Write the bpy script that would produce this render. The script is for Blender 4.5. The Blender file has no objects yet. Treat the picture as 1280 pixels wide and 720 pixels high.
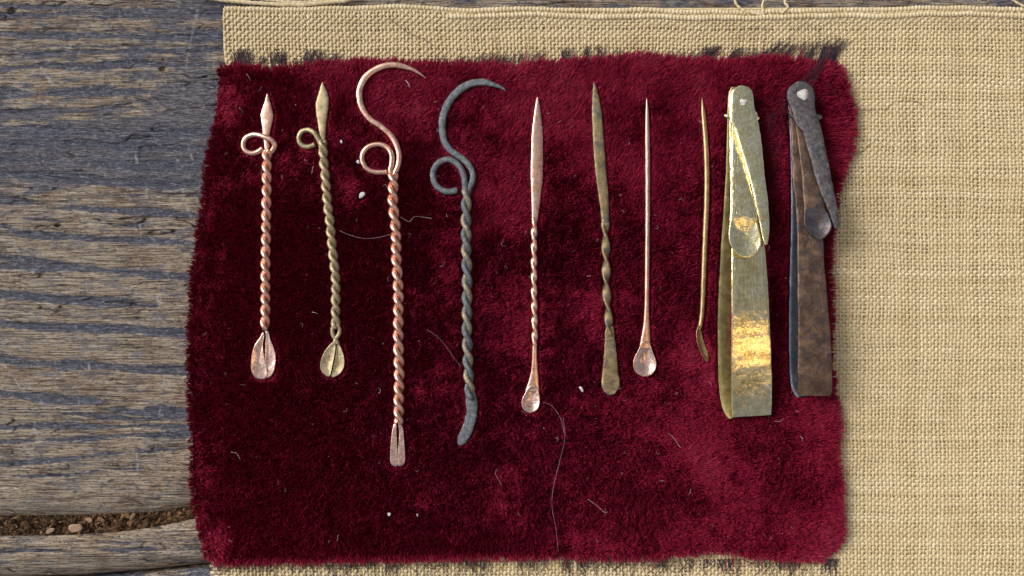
import bpy, math, random
import numpy as np

# ------------------------------------------------------------------ camera, sky, light, exposure
S = 0.0002                 # metres per unit (1 unit = one pixel of the 1280 px wide photograph at table level)
D = 1100.0                 # camera height above the table in the same units
scene = bpy.context.scene
cam_d = bpy.data.cameras.new('camera'); cam = bpy.data.objects.new('camera', cam_d)
scene.collection.objects.link(cam)
cam.location = (0, 0, D * S)
cam_d.sensor_width = 36.0
cam_d.lens = 36.0 * D / 1280.0
cam_d.clip_start = 0.005; cam_d.clip_end = 50.0
scene.camera = cam

SUN_DIR = np.array([-0.72, 0.36, 0.62]); SUN_DIR /= np.linalg.norm(SUN_DIR)
world = bpy.data.worlds.new('World'); scene.world = world; world.use_nodes = True
wn = world.node_tree.nodes; wl = world.node_tree.links
sky = wn.new('ShaderNodeTexSky'); sky.sky_type = 'NISHITA'; sky.sun_disc = False
sky.sun_elevation = math.asin(SUN_DIR[2]); sky.sun_rotation = math.atan2(SUN_DIR[0], SUN_DIR[1])
sky.air_density = 1.0; sky.dust_density = 5.0; sky.ozone_density = 1.0
hsv = wn.new('ShaderNodeHueSaturation'); hsv.inputs['Saturation'].default_value = 0.42     # thin overcast: a paler sky all over
wl.new(sky.outputs[0], hsv.inputs['Color']); wl.new(hsv.outputs[0], wn['Background'].inputs[0]); wn['Background'].inputs[1].default_value = 0.11
sun_d = bpy.data.lights.new('sun', 'SUN'); sun = bpy.data.objects.new('sun', sun_d)
scene.collection.objects.link(sun)
sun_d.energy = 1.4; sun_d.angle = math.radians(24); sun_d.color = (1.0, 0.95, 0.88)
from mathutils import Vector
sun.rotation_euler = Vector(SUN_DIR).to_track_quat('Z', 'Y').to_euler()
sun.location = Vector(SUN_DIR) * 0.5
# small warm lamp whose glint shows on the brass tweezers and in the copper scoops
lamp_d = bpy.data.lights.new('warm_lamp', 'AREA'); lamp = bpy.data.objects.new('warm_lamp', lamp_d)
scene.collection.objects.link(lamp)
lamp_d.shape = 'DISK'; lamp_d.size = 0.045; lamp_d.energy = 0.42; lamp_d.color = (1.0, 0.62, 0.22)
LAMP_DIR = Vector((0.262, -0.236, 0.935)).normalized()
lamp.location = Vector((0.06, -0.015, 0.01)) + LAMP_DIR * 0.8
lamp.rotation_euler = LAMP_DIR.to_track_quat('Z', 'Y').to_euler()

scene.view_settings.view_transform = 'Standard'; scene.view_settings.look = 'None'
scene.view_settings.gamma = 1.0; scene.view_settings.use_curve_mapping = False
scene.view_settings.exposure = 0.25
scene.render.engine = 'CYCLES'

# ------------------------------------------------------------------ helpers
rng = np.random.default_rng(7)
random.seed(7)
C = scene.collection
TAB = rng.random((512, 512))

def vnoise(x, y, seed=0):
    x = np.asarray(x, float) + seed * 37.31; y = np.asarray(y, float) + seed * 91.17
    xi = np.floor(x).astype(int); yi = np.floor(y).astype(int)
    fx = x - xi; fy = y - yi
    fx = fx * fx * (3 - 2 * fx); fy = fy * fy * (3 - 2 * fy)
    a = TAB[xi % 512, yi % 512]; b = TAB[(xi + 1) % 512, yi % 512]
    c = TAB[xi % 512, (yi + 1) % 512]; d = TAB[(xi + 1) % 512, (yi + 1) % 512]
    return (a * (1 - fx) + b * fx) * (1 - fy) + (c * (1 - fx) + d * fx) * fy   # 0..1

def fbm(x, y, seed=0, octv=3):
    s = 0; a = 0.5; t = 0
    for i in range(octv):
        s = s + a * vnoise(np.asarray(x) * 2 ** i, np.asarray(y) * 2 ** i, seed + i * 3); t += a; a *= 0.55
    return s / t - 0.5                                                          # -0.5..0.5

def W(px, py, z=0.0):
    """photo position at height z -> world units (still in px)"""
    k = (D - np.asarray(z, float)) / D
    return np.stack(np.broadcast_arrays((np.asarray(px, float) - 640) * k, (360 - np.asarray(py, float)) * k, np.asarray(z, float)), -1)

def tag(o, label=None, cat=None, group=None, kind=None):
    if label: o['label'] = label
    if cat: o['category'] = cat
    if group: o['group'] = group
    if kind: o['kind'] = kind
    return o

def empty(name, p):
    o = bpy.data.objects.new(name, None); C.objects.link(o)
    o.location = tuple(np.asarray(p) * S); o.empty_display_size = 0.01
    return o

def mesh_obj(name, V, F, mat, parent=None, smooth=True, attrs=None):
    V = np.asarray(V, float) * S
    q = parent
    while q is not None: V = V - np.array(q.location); q = q.parent
    me = bpy.data.meshes.new(name)
    F = [list(map(int, f)) for f in F] if not isinstance(F, np.ndarray) else F
    if isinstance(F, np.ndarray):
        n = F.shape[1]
        me.vertices.add(len(V)); me.vertices.foreach_set('co', V.astype(np.float32).ravel())
        me.loops.add(F.size); me.loops.foreach_set('vertex_index', F.astype(np.int32).ravel())
        me.polygons.add(len(F)); me.polygons.foreach_set('loop_start', np.arange(0, F.size, n, dtype=np.int32))
        me.update(calc_edges=True)
    else:
        me.from_pydata(V.tolist(), [], F); me.update()
    me.polygons.foreach_set('use_smooth', np.full(len(me.polygons), smooth))
    if attrs:
        for k, a in attrs.items():
            at = me.attributes.new(k, 'FLOAT', 'POINT'); at.data.foreach_set('value', np.asarray(a, np.float32))
    me.materials.append(mat)
    o = bpy.data.objects.new(name, me); C.objects.link(o)
    if parent is not None: o.parent = parent
    return o

def spline(P, n):
    """centripetal-ish Catmull-Rom through the rows of P, n samples even in arc length"""
    P = np.asarray(P, float)
    Q = np.vstack([2 * P[0] - P[1], P, 2 * P[-1] - P[-2]])
    out = []
    for i in range(1, len(Q) - 2):
        t = np.linspace(0, 1, 24, endpoint=False)[:, None]
        p0, p1, p2, p3 = Q[i - 1], Q[i], Q[i + 1], Q[i + 2]
        out.append(0.5 * ((2 * p1) + (-p0 + p2) * t + (2 * p0 - 5 * p1 + 4 * p2 - p3) * t ** 2 + (-p0 + 3 * p1 - 3 * p2 + p3) * t ** 3))
    out = np.vstack(out + [P[-1:]])
    d = np.r_[0, np.cumsum(np.linalg.norm(np.diff(out[:, :2], axis=0), axis=1))]
    s = np.linspace(0, d[-1], n)
    return np.stack([np.interp(s, d, out[:, k]) for k in range(out.shape[1])], 1)

TOOLPTS = []        # world points of everything lying on the velvet (to press the pile down)

def loft_geo(P, w, t, n=14, power=2.0, twist=None, side_x=False, dish=None, wob=0.0, seed=0):
    """sweep a superellipse of width w and thickness t along the world path P; returns V, F"""
    P = np.asarray(P, float); m = len(P)
    w = np.broadcast_to(np.asarray(w, float), (m,)); t = np.broadcast_to(np.asarray(t, float), (m,))
    T = np.gradient(P, axis=0); T /= np.linalg.norm(T, axis=1)[:, None] + 1e-9
    if side_x:
        Sd = np.tile([1.0, 0, 0], (m, 1)); Sd = Sd - (Sd * T).sum(1)[:, None] * T
    else:
        Sd = np.cross(np.tile([0, 0, 1.0], (m, 1)), T) * 1.0
    Sd /= np.linalg.norm(Sd, axis=1)[:, None] + 1e-9
    U = np.cross(T, Sd); U *= np.sign(U[:, 2:3] + 1e-9)
    a = np.linspace(0, 2 * np.pi, n, endpoint=False) + np.pi / n
    cs = np.sign(np.cos(a)) * np.abs(np.cos(a)) ** (2 / power); sn = np.sign(np.sin(a)) * np.abs(np.sin(a)) ** (2 / power)
    V = np.zeros((m, n, 3))
    for i in range(m):
        x = cs * w[i] / 2; z = sn * t[i] / 2
        if dish is not None: z = z + dish[i] * ((cs) ** 2)
        if twist is not None:
            c_, s_ = math.cos(twist[i]), math.sin(twist[i]); x, z = x * c_ - z * s_, x * s_ + z * c_
        V[i] = P[i] + x[:, None] * Sd[i] + z[:, None] * U[i]
    if wob:
        q = V.reshape(-1, 3)
        q[:, 0] += wob * fbm(q[:, 0] / 7, q[:, 1] / 7, 11 + seed); q[:, 1] += wob * fbm(q[:, 0] / 7, q[:, 1] / 7, 23 + seed)
        q[:, 2] += wob * fbm(q[:, 0] / 6, q[:, 1] / 6, 31 + seed)
    V = V.reshape(-1, 3)
    F = []
    for i in range(m - 1):
        for j in range(n):
            k = (j + 1) % n
            F.append((i * n + j, i * n + k, (i + 1) * n + k, (i + 1) * n + j))
    F.append(tuple(range(n))[::-1]); F.append(tuple((m - 1) * n + j for j in range(n)))
    return V, F

def fix_normals(o):
    import bmesh
    bm = bmesh.new(); bm.from_mesh(o.data); bmesh.ops.recalc_face_normals(bm, faces=bm.faces); bm.to_mesh(o.data); bm.free()

def loft(name, P, w, t, mat, parent, press=True, **kw):
    V, F = loft_geo(P, w, t, **kw)
    if press: TOOLPTS.append(V.copy())
    o = mesh_obj(name, V, F, mat, parent); fix_normals(o)
    return o

def sharp(o, deg=35):
    """split shading at crisp edges"""
    me = o.data
    try:
        me.set_sharp_from_angle(angle=math.radians(deg))
    except Exception: pass
    return o

def px_path(pts, z, n):
    """photo polyline [(x,y)] or [(x,y,z)] -> world path with n samples"""
    pts = np.asarray(pts, float)
    if pts.shape[1] == 2: pts = np.c_[pts, np.broadcast_to(z, (len(pts),))]
    q = spline(pts, n)
    return W(q[:, 0], q[:, 1], q[:, 2])

def widths(ys_w, P_px_y, n):
    """interpolate a width table [(s, w)] with s in 0..1 over n samples"""
    a = np.asarray(ys_w, float)
    return np.interp(np.linspace(0, 1, n), a[:, 0], a[:, 1])

def edges_strip(name, rows, t, mat, parent, n=60, power=5.0, cs=16, dish=None, wob=0.6, seed=0):
    """plate given by rows (y, left x, right x, z) in photo px, lofted down the picture"""
    r = np.asarray(rows, float)
    y = np.linspace(r[0, 0], r[-1, 0], n)
    from_y = lambda k: np.interp(y, r[:, 0], r[:, k])
    # smooth the table a little
    def sm(a):
        b = a.copy()
        for _ in range(2): b[1:-1] = (b[:-2] + 2 * b[1:-1] + b[2:]) / 4
        return b
    xl, xr, z = sm(from_y(1)), sm(from_y(2)), sm(from_y(3))
    L = W(xl, y, z); R = W(xr, y, z)
    P = (L + R) / 2; w = np.linalg.norm(R - L, axis=1)
    d = None if dish is None else np.interp(y, np.asarray(dish)[:, 0], np.asarray(dish)[:, 1])
    return loft(name, P, w, t, mat, parent, side_x=True, n=cs, power=power, dish=d, wob=wob, seed=seed)

def plate(name, outline, z0, thick, mat, parent, depth=0.0, slope=None, rings=9, nout=64, hole=None, wob=0.4, rim=1.6):
    """solid plate from a star-shaped outline (photo px) with an optional bowl of given depth"""
    o = np.asarray(outline, float); o = np.vstack([o, o[:1]])
    d = np.r_[0, np.cumsum(np.linalg.norm(np.diff(o, axis=0), axis=1))]
    s = np.linspace(0, d[-1], nout, endpoint=False)
    x = np.interp(s, d, o[:, 0]); y = np.interp(s, d, o[:, 1])
    for _ in range(2):
        x = (np.roll(x, 1) + 2 * x + np.roll(x, -1)) / 4; y = (np.roll(y, 1) + 2 * y + np.roll(y, -1)) / 4
    cx, cy = (x.mean(), y.mean()) if hole is None else hole
    fr = np.linspace(0, 1, rings + 1)[1:]
    V = []; F = []
    zt = lambda px, py, f: z0 + (0 if slope is None else slope[0] * (px - cx) + slope[1] * (py - cy)) - depth * (1 - f ** rim)
    def layer(off, shrink):
        base = len(V)
        V.append(W(cx, cy, zt(cx, cy, 0) + off))
        for f in fr:
            g = f * (shrink if f == 1 else 1)
            for k in range(nout):
                px, py = cx + (x[k] - cx) * g, cy + (y[k] - cy) * g
                V.append(W(px, py, zt(px, py, f) + off))
        return base
    a = layer(thick / 2, 0.97); b = layer(-thick / 2, 0.97)
    mid = len(V)
    for k in range(nout): V.append(W(x[k], y[k], zt(x[k], y[k], 1)))
    for base in (a, b):
        for k in range(nout):
            F.append((base, base + 1 + k, base + 1 + (k + 1) % nout))
            for r in range(rings - 1):
                p = base + 1 + r * nout
                F.append((p + k, p + nout + k, p + nout + (k + 1) % nout, p + (k + 1) % nout))
    for base in (a, b):
        p = base + 1 + (rings - 1) * nout
        for k in range(nout): F.append((p + k, mid + k, mid + (k + 1) % nout, p + (k + 1) % nout))
    V = np.array(V)
    V[:, 2] += wob * 2 * fbm(V[:, 0] / 6, V[:, 1] / 6, 5)
    TOOLPTS.append(V.copy())
    ob = mesh_obj(name, V, F, mat, parent); fix_normals(ob)
    return ob

def twisted_pair(parent, path, z, r_strand, r_helix, pitch, mats, n=220, taper=0.0, phase=0.0, irregular=0.25, seed=0, names=('strand', 'strand')):
    q = spline(np.c_[np.asarray(path, float), np.full(len(path), 0.0)], n)
    P = W(q[:, 0], q[:, 1], np.full(n, z))
    P[:, 0] += 0.9 * fbm(np.arange(n) / 22, np.zeros(n), 60 + seed); P[:, 2] += 1.0 * fbm(np.arange(n) / 18, np.zeros(n), 61 + seed)
    d = np.r_[0, np.cumsum(np.linalg.norm(np.diff(P, axis=0), axis=1))]
    th = -2 * np.pi * d / pitch + phase + irregular * 6 * fbm(d / 60, np.zeros(n), 62 + seed)
    T = np.gradient(P, axis=0); T /= np.linalg.norm(T, axis=1)[:, None]
    side = np.cross(np.tile([0, 0, 1.0], (n, 1)), T); side /= np.linalg.norm(side, axis=1)[:, None]
    rh = r_helix * np.minimum(1, np.minimum(np.arange(n), np.arange(n)[::-1]) / 4 + 0.35)
    obs = []
    for i in range(2):
        a = th + i * np.pi
        Q = P + (rh * np.cos(a))[:, None] * side + np.outer(rh * np.sin(a), [0, 0, 1.0])
        rr = 2 * r_strand * (1 + 0.10 * fbm(d / 9, np.full(n, i), 63 + seed))
        obs.append(loft(names[i], Q, rr, rr, mats[i], parent, n=10, wob=0.35, seed=seed + i))
    return obs

# ------------------------------------------------------------------ materials
def new_mat(name):
    m = bpy.data.materials.new(name); m.use_nodes = True
    nt = m.node_tree; b = nt.nodes['Principled BSDF']
    return m, nt, b

def node(nt, typ, **kw):
    n = nt.nodes.new(typ)
    for k, v in kw.items():
        if k == 'inp':
            for i, val in v.items(): n.inputs[i].default_value = val
        else: setattr(n, k, v)
    return n

def coords(nt, scale=(1, 1, 1), rot=(0, 0, 0)):
    tc = node(nt, 'ShaderNodeTexCoord'); mp = node(nt, 'ShaderNodeMapping')
    mp.inputs['Scale'].default_value = tuple(s / S for s in scale); mp.inputs['Rotation'].default_value = rot
    nt.links.new(tc.outputs['Object'], mp.inputs['Vector'])
    return mp.outputs[0]

def noise(nt, vec, scale, detail=4, rough=0.6, dist=0.0):
    n = node(nt, 'ShaderNodeTexNoise', inp={'Scale': scale, 'Detail': detail, 'Roughness': rough, 'Distortion': dist})
    nt.links.new(vec, n.inputs['Vector']); return n.outputs['Fac']

def ramp(nt, fac, stops):
    r = node(nt, 'ShaderNodeValToRGB')
    while len(r.color_ramp.elements) < len(stops): r.color_ramp.elements.new(0.5)
    for e, (p, c) in zip(r.color_ramp.elements, stops):
        e.position = p; e.color = (c, c, c, 1) if not isinstance(c, tuple) else (*c, 1)
    nt.links.new(fac, r.inputs[0]); return r.outputs[0]

def mixc(nt, fac, a, b, mode='MIX'):
    m = node(nt, 'ShaderNodeMix', data_type='RGBA', blend_type=mode)
    for s, v in ((0, fac), (6, a), (7, b)):
        if isinstance(v, (int, float)): m.inputs[s].default_value = v
        elif isinstance(v, tuple): m.inputs[s].default_value = (*v, 1)
        else: nt.links.new(v, m.inputs[s])
    return m.outputs[2]

def bump(nt, b, h, strength, dist):
    n = node(nt, 'ShaderNodeBump', inp={'Strength': strength, 'Distance': dist * S})
    nt.links.new(h, n.inputs['Height']); nt.links.new(n.outputs[0], b.inputs['Normal']); return n

def metal(name, c1, c2, rough=(0.25, 0.45), metallic=1.0, spot=None, spot_at=0.62, sc=0.09, bumpd=0.5, scratch=None, spot_metal=None):
    m, nt, b = new_mat(name)
    v = coords(nt)
    n1 = noise(nt, v, sc, 5, 0.65)
    n2 = noise(nt, v, sc * 4.5, 4, 0.7)
    col = ramp(nt, n1, [(0.36, c1), (0.64, c2)])
    col = mixc(nt, 0.55, col, ramp(nt, n2, [(0.3, (0.55, 0.55, 0.55)), (0.7, (1.15, 1.15, 1.15))]), 'MULTIPLY')
    if spot:
        n3 = noise(nt, v, sc * 1.7, 6, 0.7, 0.4)
        sf = ramp(nt, n3, [(spot_at, 0.0), (spot_at + 0.08, 1.0)])
        col = mixc(nt, sf, col, spot)
        if spot_metal is not None:
            mr = node(nt, 'ShaderNodeMapRange', inp={'To Min': metallic, 'To Max': spot_metal})
            nt.links.new(sf, mr.inputs['Value']); nt.links.new(mr.outputs[0], b.inputs['Metallic'])
    if not (spot and spot_metal is not None): b.inputs['Metallic'].default_value = metallic
    nt.links.new(col, b.inputs['Base Color'])
    mr = node(nt, 'ShaderNodeMapRange', inp={'From Min': 0.3, 'From Max': 0.7, 'To Min': rough[0], 'To Max': rough[1]})
    nt.links.new(n2, mr.inputs['Value']); nt.links.new(mr.outputs[0], b.inputs['Roughness'])
    h = n2
    if scratch:
        vs = coords(nt, scratch[0], (0, 0, math.radians(scratch[1])))
        ns = noise(nt, vs, 1.0, 3, 0.7)
        ma = node(nt, 'ShaderNodeMath', operation='MULTIPLY_ADD', inp={1: scratch[2]}); nt.links.new(ns, ma.inputs[0]); nt.links.new(n1, ma.inputs[2])
        h = ma.outputs[0]
    bump(nt, b, h, 0.6, bumpd)
    return m

M = {}
M['copper'] = metal('polished_copper', (0.76, 0.42, 0.31), (0.90, 0.60, 0.48), (0.26, 0.42), spot=(0.55, 0.26, 0.14), spot_at=0.56, bumpd=0.3)
M['copper_wire'] = metal('copper_wire', (0.76, 0.41, 0.30), (0.90, 0.58, 0.45), (0.27, 0.42), spot=(0.42, 0.24, 0.17), spot_at=0.57, sc=0.13, bumpd=0.25)
M['copper_bright'] = metal('mirror_copper', (0.82, 0.52, 0.41), (0.93, 0.68, 0.58), (0.20, 0.34), spot=(0.58, 0.30, 0.17), spot_at=0.57, bumpd=0.45)
M['tan_brass'] = metal('dull_tan_brass', (0.38, 0.30, 0.17), (0.56, 0.47, 0.29), (0.42, 0.6), metallic=0.75, spot=(0.20, 0.19, 0.15), spot_at=0.55, sc=0.12)
M['green_brass'] = metal('dark_olive_brass', (0.20, 0.15, 0.08), (0.37, 0.29, 0.15), (0.42, 0.65), metallic=0.7, spot=(0.12, 0.13, 0.14), spot_at=0.53, sc=0.08, bumpd=0.8)
M['iron'] = metal('blue_grey_patina', (0.085, 0.10, 0.125), (0.20, 0.225, 0.25), (0.42, 0.7), metallic=0.55, spot=(0.30, 0.26, 0.17), spot_at=0.56, sc=0.2, bumpd=1.5)
M['iron_yellow'] = metal('yellowed_patina', (0.27, 0.23, 0.13), (0.44, 0.38, 0.23), (0.42, 0.65), metallic=0.55, spot=(0.14, 0.165, 0.19), spot_at=0.49, sc=0.15, bumpd=1.2)
M['thin_brass'] = metal('aged_thin_brass', (0.40, 0.28, 0.14), (0.52, 0.39, 0.21), (0.35, 0.5), metallic=0.85, spot=(0.18, 0.14, 0.10), spot_at=0.6, bumpd=0.3)
M['brass'] = metal('brushed_yellow_brass', (0.78, 0.63, 0.30), (0.96, 0.87, 0.56), (0.14, 0.24), spot=(0.70, 0.48, 0.18), spot_at=0.60, sc=0.035, scratch=((0.5, 0.05, 0.5), -28, 1.1), bumpd=0.85)
M['brass_shaded'] = metal('shade_darkened_brass', (0.42, 0.36, 0.15), (0.52, 0.44, 0.20), (0.35, 0.5), sc=0.03, bumpd=0.3)  # brass of the lower arm, its shade painted in as a darker olive
M['brass_bright'] = metal('bright_pale_brass', (0.88, 0.78, 0.42), (0.95, 0.89, 0.60), (0.18, 0.34), spot=(0.72, 0.46, 0.14), spot_at=0.6, sc=0.07, bumpd=0.6)
M['dark'] = metal('dark_brown_bronze', (0.10, 0.065, 0.05), (0.25, 0.16, 0.11), (0.35, 0.6), metallic=0.8, spot=(0.07, 0.07, 0.09), spot_at=0.54, sc=0.07, bumpd=1.4)
M['dark_sky_tint'] = metal('sky_tinted_bronze', (0.16, 0.18, 0.24), (0.26, 0.29, 0.36), (0.3, 0.45), metallic=0.9, sc=0.05, bumpd=0.6)  # lower arm's blue-grey is sky reflection painted into the base colour
M['dark_head'] = metal('speckled_grey_bronze', (0.08, 0.075, 0.085), (0.20, 0.18, 0.18), (0.33, 0.55), metallic=0.8, spot=(0.06, 0.06, 0.08), spot_at=0.53, sc=0.17, bumpd=1.6)
M['dark_scoop'] = metal('dull_blackish_bronze', (0.10, 0.095, 0.11), (0.19, 0.17, 0.18), (0.32, 0.5), metallic=0.85, spot=(0.16, 0.10, 0.07), spot_at=0.56, sc=0.1, bumpd=0.8)
M['silver'] = metal('pale_rivet_metal', (0.70, 0.66, 0.62), (0.82, 0.78, 0.74), (0.3, 0.55), sc=0.25, bumpd=2.5, spot=(0.3, 0.27, 0.25), spot_at=0.58)

# ------------------------------------------------------------------ weathered table planks
GROOVES = [(8,14,3,.6),(20,19,4,.9),(44,47,4,.9),(60,59,2,.6),(70,62,3,.7),(85,80,4,.9),(118,110,6,1),(142,133,4,.6),(165,168,7,.9),(180,184,7,.8),(200,206,9,.8),
           (217,232,5,1),(236,246,3,.5),(250,270,5,1),(268,288,2.5,.5),(288,308,5,1),(328,346,5.5,1),(367,388,5.5,1),(402,420,6,1),(448,467,5.5,1),(492,518,5.5,1),(512,526,3,.7),(534,531,4,.8),(555,541,4,.9),(581,559,4,.9),(597,584,3,.6)]

SCRATCH = [(62,2,70,18,1.3,.8),(247,12,236,60,.9,.7),(236,60,228,120,.8,.5),(44,76,64,102,1.6,.8),(72,70,18,104,1.2,.6),(110,40,90,86,1.4,.4),(168,190,172,206,1.6,.9),(183,236,184,248,1.3,.8),(227,235,237,270,1.6,.9),
           (220,198,228,208,1.2,.8),(234,222,240,214,1.2,.6),(174,278,178,298,1.2,.8),(14,302,28,324,1.6,.8),(0,298,14,302,1.3,.7),(35,332,42,340,1.6,.7),(196,372,198,380,1.8,.9),(4,455,30,490,1.1,.6),(110,450,112,462,1.4,.7),(100,484,116,474,1.0,.5),
           (24,552,40,568,1.4,.7),(171,570,172,586,1.2,.6),(198,486,206,478,1.2,.6),(60,110,130,40,.9,.35),(20,130,60,126,1.3,.6),(5,120,45,116,1.2,.5),(178,10,186,26,1,.5),(208,340,212,350,1.2,.6)]
_r = random.Random(5)
for _ in range(90):
    _x, _y, _a, _l = _r.uniform(0, 270), _r.uniform(0, 630), _r.gauss(1.3, .6), _r.uniform(4, 22)
    SCRATCH.append((_x, _y, _x + _l * math.cos(_a), _y + _l * math.sin(_a), _r.uniform(.7, 1.3), _r.uniform(.25, .7)))
HOLES = [(16,14,4.0),(204,87,3.0),(73,282,2.6)]
def wood_mat():
    m, nt, b = new_mat('weathered_wood')
    A = lambda k: node(nt, 'ShaderNodeAttribute', attribute_name=k).outputs['Fac']
    g, tn, scr = A('groove'), A('tone'), A('scratch')
    v = coords(nt, (0.018, 0.6, 0.05)); v2 = coords(nt, (0.10, 0.75, 0.1)); v3 = coords(nt)
    f1 = noise(nt, v, 1.0, 6, 0.72, 0.5); f2 = noise(nt, v2, 1.0, 5, 0.75, 0.8); f3 = noise(nt, v3, 0.022, 5, 0.65); f4 = noise(nt, v3, 0.28, 5, 0.8)
    f5 = noise(nt, coords(nt, (0.03, 0.08, 0.05)), 1.0, 6, 0.7, 0.6)
    f5b = noise(nt, coords(nt, (0.05, 0.22, 0.05)), 1.0, 6, 0.75, 0.5)
    tan = ramp(nt, f1, [(0.39, (0.06, 0.042, 0.04)), (0.44, (0.24, 0.17, 0.115)), (0.49, (0.54, 0.41, 0.27)), (0.60, (0.74, 0.66, 0.55))])
    tan = mixc(nt, ramp(nt, f2, [(0.41, 1.0), (0.46, 0.0)]), tan, (0.07, 0.06, 0.075))
    tan = mixc(nt, ramp(nt, f5, [(0.52, 0.0), (0.60, 0.75)]), tan, ramp(nt, f2, [(0.38, (0.10, 0.10, 0.14)), (0.60, (0.40, 0.37, 0.37))]))
    tan = mixc(nt, ramp(nt, f3, [(0.52, 0.0), (0.62, 0.5)]), tan, (0.55, 0.40, 0.30), 'MULTIPLY')
    blue = ramp(nt, f2, [(0.38, (0.028, 0.03, 0.05)), (0.48, (0.08, 0.09, 0.14)), (0.56, (0.16, 0.18, 0.25)), (0.63, (0.44, 0.46, 0.53))])
    gn = node(nt, 'ShaderNodeMath', operation='MULTIPLY_ADD', inp={1: 1.3, 2: -0.65}); nt.links.new(f5b, gn.inputs[0])
    ga = node(nt, 'ShaderNodeMath', operation='ADD'); nt.links.new(g, ga.inputs[0]); nt.links.new(gn.outputs[0], ga.inputs[1])
    gm = ramp(nt, ga.outputs[0], [(0.34, 0.0), (0.46, 0.95)])
    col = mixc(nt, gm, tan, blue)
    ta = node(nt, 'ShaderNodeMath', operation='MULTIPLY_ADD', inp={1: 1.6, 2: -0.8}); nt.links.new(f5, ta.inputs[0])
    tb = node(nt, 'ShaderNodeMath', operation='ADD'); nt.links.new(tn, tb.inputs[0]); nt.links.new(ta.outputs[0], tb.inputs[1])
    col = mixc(nt, ramp(nt, tb.outputs[0], [(0.40, 0.0), (0.62, 0.8)]), col, blue)
    col = mixc(nt, ramp(nt, f4, [(0.575, 0.0), (0.65, 0.65)]), col, (0.55, 0.55, 0.58))
    col = mixc(nt, ramp(nt, f4, [(0.36, 0.85), (0.43, 0.0)]), col, (0.045, 0.035, 0.04))
    col = mixc(nt, scr, col, (0.62, 0.61, 0.62))
    col = mixc(nt, A('crack'), col, (0.03, 0.025, 0.028))
    nt.links.new(col, b.inputs['Base Color'])
    b.inputs['Roughness'].default_value = 0.42; b.inputs['Specular IOR Level'].default_value = 0.5
    ad = node(nt, 'ShaderNodeMath', operation='ADD'); nt.links.new(f1, ad.inputs[0]); nt.links.new(f2, ad.inputs[1])
    bump(nt, b, ad.outputs[0], 1.0, 5.0)
    return m
M['wood'] = wood_mat()

def edge1(x): return np.interp(x, [0, 120, 200, 240, 400], [646, 645, 641, 634, 615])
def edge2a(x): return np.interp(x, [0, 90, 150, 200, 240, 400], [669, 668, 664, 657, 648, 628])
def edge2b(x): return np.interp(x, [-60, 0, 110, 180, 245, 400], [722, 721, 718, 712, 705, 690])

table = empty('table_top', (0, 0, -60)); tag(table, kind='structure')
XS = np.unique(np.r_[np.arange(-10, 296, 1.3), np.arange(-90, -10, 5.0), np.arange(306, 1376, 10.0)])

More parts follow.
